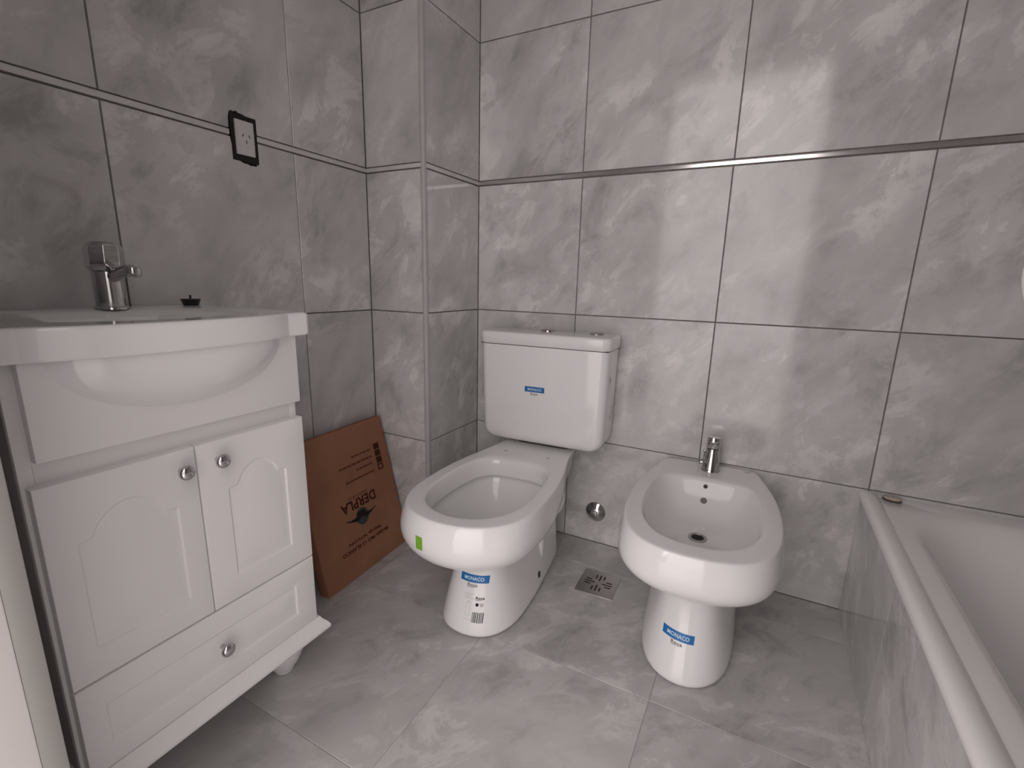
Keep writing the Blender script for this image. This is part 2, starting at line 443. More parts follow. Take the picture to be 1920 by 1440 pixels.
# ------------------------------------------------------------------ power outlet
po = tag(empty('power_outlet', (XL, -.7465, 1.2785)), 'white three-pin wall socket in a ragged black cut-out in the left wall', 'socket')
vs2 = [(.0, y+.7465, z-1.2785) for y, z in CUT]
bm = bmesh.new(); f = bm.faces.new([bm.verts.new((-.0055, y, z)) for _, y, z in vs2])
bm_obj('cutout_recess', bm, DARK, po)
box('mounting_frame', -.005, .002, -.034, .036, -.055, .053, DARK, po, .001)
box('face_plate', .002, .0085, -.0255, .0230, -.0405, .0395, PLAST, po, .0012)
box('socket_module', .0085, .0098, -.021, .022, -.021, .021, PLAST, po, .0005)
for sy, sz, an in ((-.0085, .0045, -.5), (.0085, .0045, .5), (0, -.0095, 0)):
    s = box('pin_slot', 0, .0008, -.0011, .0011, -.0038, .0038, SLOT, po)
    s.location = (.0095, sy, sz); s.rotation_euler = (an, 0, 0)

# ------------------------------------------------------------------ vanity cabinet
XV = -.494
VY0, VY1 = -1.3755, -.9435      # near (left) and far (right) ends
va = tag(empty('vanity_cabinet', (-.69, -1.165, 0)), 'white lacquered vanity cabinet with two arched doors and a drawer, against the left wall', 'cabinet')
off = Vector((.69, 1.165, 0))
def vbox(name, x0, x1, y0, y1, z0, z1, m, bev=.0015, parent=None, seg=2):
    return box(name, x0+.69, x1+.69, y0+1.165, y1+1.165, z0, z1, m, parent or va, bev, seg)
bm = bmesh.new()
for bx in ((XV-.030, XV-.018, VY0, VY0+.016, .155, .826), (XV-.034, XV-.0185, VY0+.010, VY1-.005, .685, .826), (-.878, XV-.018, VY1-.016, VY1, .155, .826), (-.878, XV-.018, VY0+.016, VY1-.016, .155, .17),
           (-.878, -.866, VY0+.016, VY1-.016, .17, .826), (-.54, XV-.018, VY0+.016, VY1-.016, .640, .712), (-.54, XV-.018, VY0+.016, VY1-.016, .326, .342)):
    bbox(bm, bx[0]+.69, bx[1]+.69, bx[2]+1.165, bx[3]+1.165, bx[4], bx[5], .001)
bm_obj('carcass', bm, PAINTD, va)
vbox('side_panel', -.878, XV-.030, VY0+.001, VY0+.016, .155, .826, SIDE, .0005)['label'] = 'side board with the shade of the gap in its colour'  # board coloured dark to stand in for the shade beside the cabinet
def raised(name, y0, y1, z0, z1, outline, th=.018, parent=None, depth=.0026):
    """front board with a routed moulding that follows an outline (list of (y,z))"""
    bm = bmesh.new()
    o = parent or va
    x1 = XV+.69
    n = len(outline)
    def ins(P, d):
        out = []
        for i in range(len(P)):
            p0 = Vector(P[i-1]); p1 = Vector(P[i]); p2 = Vector(P[(i+1) % len(P)])
            e1 = (p1-p0).normalized(); e2 = (p2-p1).normalized()
            n1 = Vector((-e1.y, e1.x)); n2 = Vector((-e2.y, e2.x)); nn = (n1+n2)
            nn = nn/max(.3, nn.dot(n1)) if nn.length > 1e-6 else n1
            out.append((p1.x+nn.x*d, p1.y+nn.y*d))
        return out
    out = [(y+1.165, z) for y, z in outline]
    L0 = out; L1 = ins(out, .0035); L2 = ins(out, .012); L3 = ins(out, .0185)
    # outer frame: quad strip between the board border and the outline, border resampled radially
    by0, by1, bz0, bz1 = y0+1.165, y1+1.165, z0, z1
    cy, cz = (by0+by1)/2, (bz0+bz1)/2
    def border(p):
        dy, dz = p[0]-cy, p[1]-cz
        t = min(((by1-cy)/abs(dy)) if abs(dy) > 1e-9 else 1e9, ((bz1-cz)/abs(dz)) if abs(dz) > 1e-9 else 1e9)
        return (cy+dy*t, cz+dz*t)
    Bd = [border(p) for p in L0]
    # snap nearest points to the four corners
    for c in ((by0, bz0), (by1, bz0), (by1, bz1), (by0, bz1)):
        k = min(range(n), key=lambda i: (Bd[i][0]-c[0])**2+(Bd[i][1]-c[1])**2); Bd[k] = c
    e = .0025
    def clampb(P, x, d):
        return [bm.verts.new((x, min(max(y, by0+d), by1-d), min(max(z, bz0+d), bz1-d))) for y, z in P]
    rings = [clampb(Bd, x1-th, 0), clampb(Bd, x1-e, 0), clampb(Bd, x1-e*.3, e*.3), clampb(Bd, x1, e),
             [bm.verts.new((x1, y, z)) for y, z in L0], [bm.verts.new((x1-depth, y, z)) for y, z in L1],
             [bm.verts.new((x1-depth*.9, y, z)) for y, z in L2], [bm.verts.new((x1-.0004, y, z)) for y, z in L3]]
    for a_, b_ in zip(rings, rings[1:]):
        for k in range(n): bm.faces.new((a_[k], a_[(k+1) % n], b_[(k+1) % n], b_[k]))
    bm.faces.new(rings[0]); bm.faces.new(rings[-1])
    return bm_obj(name, bm, PAINT, o, smooth=28)
def arch(y0, y1, z0, zs, zp, inset=.018):
    """bottom, sides, small shoulders, arched top (counter-clockwise seen from +x with y right)"""
    P = []
    for k in range(7): P.append((y0+(y1-y0)*k/6, z0))
    for k in range(1, 8): P.append((y1, z0+(zs-z0)*k/8))
    P.append((y1, zs)); P.append((y1-inset, zs+.004))
    a0, a1 = y1-inset, y0+inset
    for k in range(1, 16):
        t = k/16; P.append((a0+(a1-a0)*t, zs+.006+(zp-zs-.006)*math.sin(PI*t)**.75))
    P.append((y0+inset, zs+.004)); P.append((y0, zs))
    for k in range(1, 8): P.append((y0, zs-(zs-z0)*k/8))
    return P
def rectp(y0, y1, z0, z1):
    P = []
    for k in range(12): P.append((y0+(y1-y0)*k/12, z0))
    for k in range(3): P.append((y1, z0+(z1-z0)*k/3))
    for k in range(12): P.append((y1-(y1-y0)*k/12, z1))
    for k in range(3): P.append((y0, z1-(z1-z0)*k/3))
    return P
YD = -1.1605
dl = raised('door', VY0+.0045, YD-.001, .3355, .657, arch(-1.335, -1.197, .384, .560, .606))
dr = raised('door', YD+.001, VY1+.001, .3355, .657, arch(-1.112, -.990, .384, .560, .600))
dw = raised('drawer', VY0+.0045, VY1+.001, .176, .3325, rectp(-1.338, -.990, .214, .288))
vbox('upper_panel', XV-.018, XV-.002, VY0+.016, VY1+.001, .690, .826, PAINT, .0022)
# plinth moulding with an ogee edge, and turned feet
prof = [(-.012, .176), (.006, .176), (.0085, .170), (.014, .163), (.018, .158), (.022, .151), (.022, .144), (.018, .139), (.0, .137), (-.012, .137)]
bm = bmesh.new()
def ringrect(o_, z): # offset rectangle, open at the wall
    return [(-.878+.69, VY0-o_+1.165, z), (XV+o_+.69-.004, VY0-o_+1.165, z), (XV+o_+.69-.004, VY1+o_+1.165, z), (-.878+.69, VY1+o_+1.165, z)]
rings = [[bm.verts.new(p) for p in ringrect(o_, z)] for o_, z in prof]
for a_, b_ in zip(rings, rings[1:]):
    for k in range(4): bm.faces.new((a_[k], a_[(k+1) % 4], b_[(k+1) % 4], b_[k]))
bm.faces.new(rings[0]); bm.faces.new(rings[-1])
bm_obj('plinth_moulding', bm, PAINT, va, smooth=50)
footp = [(.014, .0), (.021, .002), (.025, .012), (.038, .032), (.047, .055), (.050, .075), (.046, .092), (.031, .104), (.026, .112), (.032, .120), (.032, .1375)]
for fx, fy in ((-.602, -.964), (-.602, -1.318), (-.825, -.964), (-.825, -1.318)):
    bm_obj('foot', lathe(bmesh.new(), footp, Matrix.Translation((fx+.69, fy+1.165, 0)), 28), PAINT, va, 50)
kp = [(.0045, 0), (.0040, .008), (.0055, .011), (.0105, .0145), (.0130, .018), (.0127, .0215), (.0098, .0248), (.0050, .0265), (.0015, .0269)]
for par, ky, kz in ((dl, -1.187, .622), (dr, -1.126, .6225), (dw, -1.157, .2570)):
    bm_obj('knob', lathe(bmesh.new(), kp, axis_m((XV+.69-.0005, ky+1.165, kz), (1, 0, 0)), 28), CHROME, par, 60)

# ------------------------------------------------------------------ washbasin
wbz = .872
ba = tag(empty('washbasin', (-.69, -1.160, .826)), 'white ceramic washbasin with a bowed front, on top of the vanity cabinet', 'washbasin')
HY = .2465
def bas(z, o_=0, bow=.038, y=None):
    """outline of the slab: straight back and sides, ears at the front corners, bowed middle"""
    P = []
    xb = -.8805; xe = -.487+o_; hy = HY+o_
    r_ = .008
    half = []
    ys = [0, .04, .08, .12, .15, .175, .188, .1962, .205, .217, .230]
    for y_ in ys:
        t = abs(y_)/.196
        if t <= 1: x_ = xe+bow*(1-t**2.6)-.0
        else: x_ = xe
        half.append((x_, y_))
    half[7] = (xe+.0005, half[7][1])
    half += [(xe, hy-r_), (xe-r_*.3, hy-r_*.3), (xe-r_, hy)]
    back = [(xb, hy)]
    right = [(x_, y_) for x_, y_ in half]
    left = [(x_, -y_) for x_, y_ in reversed(half[1:])]
    loop = [(xb, -hy)] + left + right + [(xb, hy)]
    # back side subdivision
    bk = [(xb, hy-(2*hy)*k/8) for k in range(1, 8)]
    loop += bk
    return [(x_+.69, y_) for x_, y_ in loop]
def inner(z, s, cx=-.655, ax=.150, ay=.178):
    return s
zt = wbz-.826
outer = [(.0, bas(0, -.004)), (.0015, bas(0, -.001)), (.004, bas(0, 0)), (zt-.005, bas(0, 0)), (zt-.0015, bas(0, -.0015)), (zt, bas(0, -.005))]
n = len(outer[0][1])
# bowl rings matched by direction to the outer loop
def bowl_ring(s, zz, cx=.045, ax=.135, ay=.175):
    base = outer[0][1]; out = []
    for x_, y_ in base:
        a_ = math.atan2(y_/ay, (x_-cx)/ax); out.append((cx+s*ax*math.cos(a_), s*ay*math.sin(a_)))
    return (zz, out)
sec = outer + [bowl_ring(1.03, zt-.0005), bowl_ring(.97, zt-.003), bowl_ring(.90, zt-.006), bowl_ring(.80, zt-.013), bowl_ring(.69, zt-.030), bowl_ring(.54, zt-.075), bowl_ring(.25, zt-.112), bowl_ring(.08, zt-.115)]
slab = bm_obj('basin_slab', loft(sec, True, True), CERAM, ba, 17)
# belly of the bowl showing below the rim, in front of the cabinet panel
bm = bmesh.new()
cx0, ry, rz_, bulge = XV-.003+.69, .178, .095, .040
nv, nh = 10, 28
rows = []
for i in range(nv+1):
    ph = PI/2*i/nv; row = []
    for j in range(nh+1):
        th = PI*j/nh
        # quarter ellipsoid: y across, z down, x out
        yy = -ry*math.cos(th); zz = -rz_*math.sin(th)*math.sin(ph) if False else 0
        row.append((yy, th, ph))
    rows.append(row)
def ell(u_, v_):
    # u_: 0..1 radius from centre, v_: angle 0..pi (below the rim)
    yy = .004-ry*u_*math.cos(v_); zz = -rz_*u_*math.sin(v_)
    xx = cx0 + bulge*(1-u_**3.2)
    return (xx, yy, zz+.001)
G = [[bm.verts.new(ell(i/nv, PI*j/nh)) for j in range(nh+1)] for i in range(1, nv+1)]
c0 = bm.verts.new(ell(0, 0))
for j in range(nh): bm.faces.new((c0, G[0][j], G[0][j+1]))
for i in range(nv-1):
    for j in range(nh): bm.faces.new((G[i][j], G[i+1][j], G[i+1][j+1], G[i][j+1]))
bm_obj('bowl_underside', bm, CERAM, ba, 60)
bm_obj('drain_flange', lathe(bmesh.new(), [(.021, 0), (.021, .002), (.014, .003), (.012, .0)], Matrix.Translation((.035, 0, zt-.1155)), 24), CHROME, ba, 50)
bm_obj('overflow_ring', lathe(bmesh.new(), [(.010, 0), (.0105, .0015), (.007, .0015), (.006, -.001)], axis_m((-.062, 0, zt-.026), (.75, 0, .65)), 20), CHROME, ba, 50)

# basin mixer tap
fa = tag(empty('basin_tap', (-.795, -1.121, wbz)), 'chrome single-lever mixer tap standing on the washbasin by the left wall', 'tap')
Rf = .0245
bm_obj('base_ring', lathe(bmesh.new(), [(.0275, 0), (.0275, .004), (.0255, .006), (.0235, .006)], n=32), CHROME, fa, 50)
bm_obj('body', lathe(bmesh.new(), [(.0235, .004), (.0235, .04), (.0238, .068), (.0232, .071)], n=32), CHROME, fa, 40)
# spout reaching over the bowl
bm = bmesh.new()
tube(bm, [(.010, .002, .060), (.035, .003, .067), (.060, .004, .073), (.082, .005, .0755)], [.0115, .0112, .0108, .0105], 20)
bm_obj('spout', bm, CHROME, fa, 50)
bm_obj('aerator', lathe(bmesh.new(), [(.0125, .0), (.0138, .004), (.0138, .011), (.0115, .016), (.004, .018)], axis_m((.086, .005, .0645), (.10, 0, 1)), 24), CHROME, fa, 50)
bm_obj('outlet_opening', lathe(bmesh.new(), [(.0112, 0), (.0112, .001)], axis_m((.0859, .005, .0638), (.10, 0, 1)), 20), DARK, fa, 50)
# faceted handle block with chamfered corners
bm = bmesh.new()
def octo(r_, z, c=.42, dx=0):
    q = r_*c
    return [(z, [(x+dx, y) for x, y in ((r_, -q), (r_, q), (q, r_), (-q, r_), (-r_, q), (-r_, -q), (-q, -r_), (q, -r_))])]
bm = loft(octo(.021, .0715)+octo(.0265, .078)+octo(.0285, .084)+octo(.0285, .112, .42, .002)+octo(.0255, .120, .42, .003)+octo(.0175, .1265, .42, .003))
hd = bm_obj('lever_handle', bm, CHROME, fa, 20)
bevm = hd.modifiers.new('b', 'BEVEL'); bevm.width = .0012; bevm.segments = 2

# black plug lying on the basin
pl = tag(empty('sink_plug', (-.838, -.948, wbz)), 'small black rubber sink plug on the far corner of the washbasin', 'plug')
bm_obj('stopper', lathe(bmesh.new(), [(.0135, 0), (.0155, .001), (.0195, .0125), (.0205, .013), (.0205, .0145), (.012, .0150)], n=24), BLACK, pl, 50)
bm_obj('stem', lathe(bmesh.new(), [(.0022, .0148), (.0022, .023), (.0015, .0235)], n=12), BLACK, pl, 50)

# ------------------------------------------------------------------ toilet
TA = math.radians(3.0)
to = tag(empty('toilet', (-.3185, -.0135, 0), TA), 'white ceramic toilet without a seat, cistern against the back wall, left of the bidet', 'toilet')
MP = 26
def HL(P): return half_loop(P, MP)
rim = [(.030, 0), (.030, .06), (.034, .110), (.06, .122), (.155, .130), (.25, .148), (.35, .168), (.45, .179), (.55, .180), (.62, .174), (.675, .153), (.715, .118), (.738, .075), (.748, .035), (.751, 0)]
bul = [(.050, 0), (.050, .055), (.054, .100), (.08, .112), (.155, .122), (.25, .146), (.35, .171), (.45, .187), (.55, .189), (.63, .181), (.69, .162), (.732, .122), (.756, .076), (.766, .036), (.769, 0)]
def mixP(A, B, t): return [(a[0]*(1-t)+b_[0]*t, a[1]*(1-t)+b_[1]*t) for a, b_ in zip(A, B)]
foot = [(.115, 0), (.115, .05), (.12, .085), (.15, .096), (.21, .102), (.30, .110), (.38, .116), (.45, .118), (.52, .116), (.565, .107), (.605, .088), (.632, .062), (.643, .035), (.647, .015), (.648, 0)]
neck = [(.125, 0), (.125, .045), (.13, .075), (.16, .084), (.21, .088), (.29, .086), (.37, .078), (.44, .074), (.50, .073), (.54, .071), (.57, .062), (.588, .046), (.596, .026), (.599, .011), (.600, 0)]
mid = mixP(foot, neck, .62)
b22 = [(.115, 0), (.115, .045), (.12, .078), (.15, .090), (.21, .100), (.30, .110), (.38, .115), (.46, .122), (.54, .128), (.60, .122), (.645, .102), (.672, .074), (.684, .045), (.689, .022), (.690, 0)]
b25 = [(.09, 0), (.09, .05), (.095, .085), (.12, .098), (.18, .112), (.27, .134), (.36, .152), (.45, .167), (.54, .172), (.62, .162), (.675, .135), (.712, .098), (.731, .060), (.739, .028), (.741, 0)]
inn = [(.292, 0), (.293, .05), (.302, .085), (.325, .108), (.36, .124), (.42, .135), (.48, .139), (.54, .139), (.595, .132), (.637, .115), (.668, .090), (.688, .060), (.698, .032), (.702, .012), (.703, 0)]
S = [(0, HL(foot)), (.012, HL(mixP(foot, mid, .02))), (.06, HL(mixP(foot, neck, .25))), (.12, HL(mixP(foot, neck, .6))), (.165, HL(mixP(foot, neck, .92))), (.208, HL(neck)),
     (.227, HL(mixP(neck, b22, .5))), (.240, HL(b22)), (.264, HL(b25)), (.294, HL(mixP(b25, bul, .8))), (.322, HL(bul)), (.348, HL(mixP(bul, rim, .22))), (.370, HL(mixP(bul, rim, .6))), (.381, HL(mixP(bul, rim, .9))),
     (.3868, HL(scale_half(rim, .992, .45))), (.3872, HL(mixP(rim, inn, .15))), (.3872, HL(mixP(rim, inn, .8))), (.3862, HL(mixP(rim, inn, .94))), (.381, HL(mixP(rim, inn, 1.0))),
     (.365, HL(scale_half(inn, .985, .5))), (.330, HL(scale_half(inn, .96, .5))), (.326, HL(scale_half(inn, .965, .5))), (.3255, HL(scale_half(inn, 1.06, .5))), (.315, HL(scale_half(inn, 1.08, .5))), (.28, HL(scale_half(inn, .98, .5, -.002))), (.24, HL(scale_half(inn, .80, .5, -.008))), (.20, HL(scale_half(inn, .56, .49, -.012))), (.170, HL(scale_half(inn, .34, .47, -.02))), (.155, HL(scale_half(inn, .14, .46, -.025)))]
bowl = bm_obj('bowl', loft(S), CERAM, to, 180)
subsurf(bowl, 2)
bvB = bvh_of(bowl)
# cistern
TD = .012
def tank_sec(z, hw, yb, yf, r_): return (z, rrect(-hw+TD, hw+TD, yf, yb, r_, 6))
hwt, hwb = .2235, .217
ts = []
zb, rb = .4005, .042
for k in range(8):
    a_ = PI/2*k/7; i_ = rb*(1-math.sin(a_)); zz = zb+rb*(1-math.cos(a_))
    ts.append(tank_sec(zz, hwb-i_, -.004, -.158+i_*.45, max(.012, .030-i_*.3)))
ts += [tank_sec(.50, .2185, -.004, -.160, .030), tank_sec(.62, .2210, -.004, -.1635, .030), tank_sec(.735, hwt, -.004, -.166, .030)]
tank = bm_obj('cistern', loft(ts), CERAM, to, 60)
lid = [tank_sec(.7375, .2250, -.002, -.168, .031), tank_sec(.7395, .2275, -.001, -.1705, .033), tank_sec(.769, .2285, 0, -.1715, .034), tank_sec(.7745, .2270, -.0012, -.1700, .033), tank_sec(.7775, .2235, -.004, -.1665, .030), tank_sec(.7785, .216, -.012, -.159, .024)]
bm_obj('cistern_lid', loft(lid), CERAM, to, 60)
box('lid_gap', -.208, .232, -.162, -.008, .735, .7376, SLOT, to)
bm_obj('gasket', loft([tank_sec(.386, .10, -.03, -.12, .03), tank_sec(.4012, .10, -.03, -.12, .03)]), SLOT, to, 40)
bm_obj('button_ring', lathe(bmesh.new(), [(.0255, 0), (.0255, .0006)], Matrix.Translation((-.004, -.058, .7781)), 32), SLOT, to, 50)
bm_obj('flush_button', lathe(bmesh.new(), [(.0240, 0), (.0240, .0035), (.0215, .0062), (.0195, .0050), (.0180, .0062), (.008, .0070)], Matrix.Translation((-.004, -.058, .7782)), 32), CHROME, to, 50)
bm_obj('cap_ring', lathe(bmesh.new(), [(.0235, 0), (.0235, .0005)], Matrix.Translation((.166, -.056, .7781)), 32), GREYP, to, 50)
bm_obj('lid_hole_cap', lathe(bmesh.new(), [(.0220, 0), (.0220, .0022), (.0195, .0034), (.018, .0028), (.006, .0028)], Matrix.Translation((.166, -.056, .7784)), 32), STEEL, to, 50)
# features on the right flank: a rounded lug at the back, a groove rib and the floor-bolt hole
bm = bmesh.new(); bmesh.ops.create_uvsphere(bm, u_segments=24, v_segments=14, radius=1)
bmesh.ops.transform(bm, matrix=Matrix.Translation((.098, -.235, .255)) @ Matrix.Diagonal((.042, .052, .058, 1)), verts=bm.verts)
bm_obj('trap_outlet', bm, CERAM, to, 180)
rp = []
for zz_, yy_ in ((.215, -.300), (.18, -.302), (.14, -.305), (.10, -.309), (.065, -.314)):
    h_ = bvB.ray_cast(Vector((.3, yy_, zz_)), Vector((-1, 0, 0)))
    rp.append((h_[0].x if h_[0] is not None else .09, yy_, zz_))
bm = bmesh.new(); tube(bm, [(p_[0]-d_, p_[1], p_[2]) for p_, d_ in zip(rp, (.006, .008, .011, .015, .014))], [.016, .018, .020, .020, .010], 24)
bm_obj('flank_rib', bm, CERAM, to, 60)
hitp = bvB.ray_cast(Vector((.3, -.352, .050)), Vector((-1, 0, 0)))
hp = hitp[0] if hitp[0] is not None else Vector((.108, -.335, .075))
hn = hitp[1] if hitp[0] is not None else Vector((1, 0, 0))
if hn.x < 0: hn = -hn
bm_obj('bolt_hole', lathe(bmesh.new(), [(.0105, 0), (.0105, .001)], axis_m(hp-hn*.0003, hn), 20), SLOT, to, 50)
for sx in (-.075, .075):
    bm_obj('seat_bolt_hole', lathe(bmesh.new(), [(.0065, 0), (.0065, .0005)], Matrix.Translation((sx, -.228, .3871)), 16), GREYL, to, 50)

def brand_sticker(parent, name, o, u, v, w_, bvh=None, direction=None):
    """blue label with the white word and the small grey mark below; flat print"""
    hgt = w_*.265
    g = decal(name, grid(-w_/2, w_/2, -hgt/2, hgt/2, 14, 4), o, u, v, parent, BLUE, bvh, direction, .0004)
    decal('lettering', text_mesh('MONACO', w_*.70, hgt*.46, .025, 1.08), o, u, v, g, WHITEP, bvh, direction, .0008)
    V2 = merge2([(text_mesh('Roca', w_*.36, hgt*.42, .03, 1.1), (-.02*w_, -hgt*.80)), (grid(-w_*.18, w_*.10, -.006*w_, .006*w_, 4, 1), (-.02*w_, -hgt*1.08))])
    decal('small_mark', V2, o, u, v, g, GREYP, bvh, direction, .0005)
    return g
bvT = bvh_of(tank)
# positions given in the toilet's own frame
def tl(x, y, z): # world -> toilet local
    d = Vector((x+.3185, y+.0135, z)); return Matrix.Rotation(-TA, 4, 'Z') @ d
brand_sticker(to, 'sticker', tl(-.3145, -.19, .5925), (1, 0, 0), (0, 0, 1), .070, bvT, (0, 1, 0))
q = tl(-.270, -.66, .159)
brand_sticker(to, 'sticker', q, (1, 0, .0), (0, 0, 1), .078, bvB, (0, 1, 0))
# information label: faint outline print, mark, two round seals, bar code
def info():
    parts = []
    bx = .030
    rnd = random.Random(3)
    x_ = -.0155
    bars = []
    while x_ < .0155:
        w_ = rnd.choice((.0009, .0013, .0019)); bars.append((grid(x_, min(x_+w_, .0155), -.0135, .0135, 1, 10), (.016, -.0415))); x_ += w_+rnd.choice((.0012, .0016))
    parts += bars
    parts.append((text_mesh('Roca', .022, .0075, .03, 1.1), (.016, .0085)))
    parts.append((grid(-.011, .004, -.0005, .0005, 3, 1), (.016, .0030)))
    parts.append((disc2(0, 0, .0044), (.0105, -.0085)))
    return merge2(parts)
q2 = tl(-.262, -.66, .103)
g = decal('label_print', info(), q2, (1, 0, 0), (0, 0, 1), to, INK, bvB, (0, 1, 0), .0005)
faint = [(disc2(0, 0, .0050), (.0222, -.0085))]
for k, w_ in enumerate((.026, .018, .030)): faint.append((grid(-w_/2, w_/2, -.0007, .0007, 4, 1), (-.012-(.030-w_)/2, .0165-k*.0055)))
for (x_, y_, a_, b_) in ((-.019, -.022, .0004, .016), (-.007, -.022, .0004, .016), (-.013, -.006, .0065, .0004), (-.013, -.038, .0065, .0004), (-.013, -.003, .002, .0015), (-.013, -.049, .011, .0004)):
    faint.append((grid(-a_, a_, -b_, b_, 2, 4), (x_, y_)))
decal('label_print', merge2(faint), q2, (1, 0, 0), (0, 0, 1), to, GREYL, bvB, (0, 1, 0), .0005)
decal('green_sticker', grid(-.0072, .0072, -.0165, .0165, 6, 4), tl(-.3765, -.72, .328), (.79, .62, 0), (0, 0, 1), to, GREEN, bvB, (-.62, .79, 0), .0005)['label'] = 'small green rectangular sticker'
# small marks on the cistern side and lid end
decal('side_mark', grid(-.005, .005, -.009, .009, 1, 1), (.2348, -.110, .640), (0, 1, 0), (0, 0, 1), to, GREYP, bvT, (-1, 0, 0), .0005)
decal('side_mark', merge2([(grid(-.003, .003, -.010, .010), (-.006, 0)), (grid(-.003, .003, -.006, .006), (.006, .018)), (grid(-.002, .004, -.005, .005), (.010, .034))]), (.232, -.060, .505), (0, 1, 0), (0, 0, 1), to, GREYP, bvT, (-1, 0, 0), .0005)

# ------------------------------------------------------------------ bidet
BA = math.radians(2.6)
bi = tag(empty('bidet', (.2335, -.0085, 0), BA), 'white ceramic bidet on a pedestal, between the toilet and the bathtub', 'bidet')
brim = [(.0, 0), (.0, .08), (.004, .128), (.03, .138), (.08, .150), (.15, .166), (.23, .178), (.32, .183), (.40, .181), (.465, .172), (.525, .154), (.567, .124), (.594, .085), (.605, .040), (.608, 0)]
bbul = [(.02, 0), (.02, .07), (.024, .110), (.05, .124), (.09, .140), (.16, .162), (.24, .181), (.32, .191), (.40, .191), (.475, .182), (.54, .163), (.585, .130), (.611, .086), (.621, .040), (.624, 0)]
blow = [(.04, 0), (.04, .06), (.045, .095), (.07, .106), (.11, .122), (.17, .142), (.25, .160), (.33, .172), (.41, .173), (.475, .163), (.53, .142), (.568, .110), (.590, .072), (.599, .034), (.601, 0)]
bfoot = [(.08, 0), (.08, .06), (.085, .098), (.11, .112), (.16, .118), (.22, .120), (.29, .119), (.35, .116), (.40, .111), (.445, .102), (.49, .083), (.521, .057), (.535, .032), (.5405, .013), (.542, 0)]
bneck = [(.08, 0), (.08, .05), (.085, .088), (.11, .100), (.16, .106), (.22, .108), (.29, .103), (.35, .090), (.39, .079), (.42, .070), (.447, .057), (.463, .040), (.471, .022), (.474, .010), (.475, 0)]
bl2 = [(.06, 0), (.06, .05), (.065, .082), (.09, .094), (.14, .106), (.21, .118), (.29, .124), (.36, .124), (.42, .118), (.465, .104), (.497, .082), (.518, .055), (.528, .030), (.531, .012), (.532, 0)]
binn = [(.140, 0), (.141, .06), (.148, .095), (.168, .118), (.205, .132), (.25, .139), (.31, .142), (.37, .141), (.425, .135), (.472, .121), (.512, .098), (.538, .068), (.549, .036), (.552, .015), (.553, 0)]
def basin_s(s, dc=.34, ds=0): return HL(scale_half(binn, s, dc, ds))
SB = [(0, HL(bfoot)), (.012, HL(bfoot)), (.07, HL(mixP(bfoot, bneck, .35))), (.13, HL(mixP(bfoot, bneck, .72))), (.18, HL(mixP(bfoot, bneck, .95))), (.212, HL(bneck)), (.232, HL(mixP(bneck, bl2, .5))), (.250, HL(bl2)),
      (.265, HL(mixP(bl2, blow, .6))), (.281, HL(blow)), (.300, HL(mixP(blow, bbul, .75))), (.322, HL(bbul)), (.350, HL(mixP(bbul, brim, .25))), (.372, HL(mixP(bbul, brim, .55))), (.3825, HL(mixP(bbul, brim, .85))), (.3872, HL(mixP(bbul, brim, .98))),
      (.3888, HL(scale_half(brim, .985, .3))), (.3892, HL(mixP(brim, binn, .2))), (.3892, HL(mixP(brim, binn, .85))), (.3880, HL(mixP(brim, binn, .97))), (.382, basin_s(.985)), (.364, basin_s(.945, .38)), (.340, basin_s(.865, .36)), (.315, basin_s(.76, .35)), (.297, basin_s(.62, .34)), (.288, basin_s(.45, .34)), (.284, basin_s(.28, .34)), (.283, basin_s(.12, .34))]
bb = bm_obj('bidet_body', loft(SB), CERAM, bi, 180)
subsurf(bb, 2)
bvD = bvh_of(bb)
def on_basin(x, y, z, d=(0, 0, -1)):
    h = bvD.ray_cast(Vector((x, y, z)), Vector(d)); p, nn = h[0], h[1]
    if nn.dot(Vector(d)) > 0: nn = -nn
    return p, nn
p, nn = on_basin(-.002, -.312, .37)
bm_obj('drain_flange', lathe(bmesh.new(), [(.0245, 0), (.024, .0022), (.0185, .0026), (.0155, -.0005), (.0140, -.004)], axis_m(p+nn*.0003, (0, 0, 1)), 32, True), STEEL, bi, 50)
bm_obj('drain_opening', lathe(bmesh.new(), [(.0150, 0), (.0150, .0004)], axis_m(p+Vector((0, 0, .0015)), (0, 0, 1)), 24), DARK, bi, 50)
for zz, rr_, nm, mt in ((.368, .0062, 'spray_hole', SLOT), (.3335, .0092, 'overflow_hole', GREYP)):
    p, nn = on_basin(-.001, -.30, zz, (0, 1, 0))
    bm_obj(nm, lathe(bmesh.new(), [(rr_, 0), (rr_*.97, .0005)], axis_m(p+nn*.0001, nn), 20), mt, bi, 50)
def tb(x, y, z):
    return Matrix.Rotation(-BA, 4, 'Z') @ Vector((x-.2335, y+.0085, z))
brand_sticker(bi, 'sticker', tb(.2435, -.53, .1125), (1, 0, -.03), (.03, 0, 1), .074, bvD, (0, 1, 0))
decal('small_mark', grid(-.010, .010, -.0015, .0015), (.108, -.030, .3893), (1, 0, 0), (0, 1, 0), bi, GREYP, None, None, .0003)

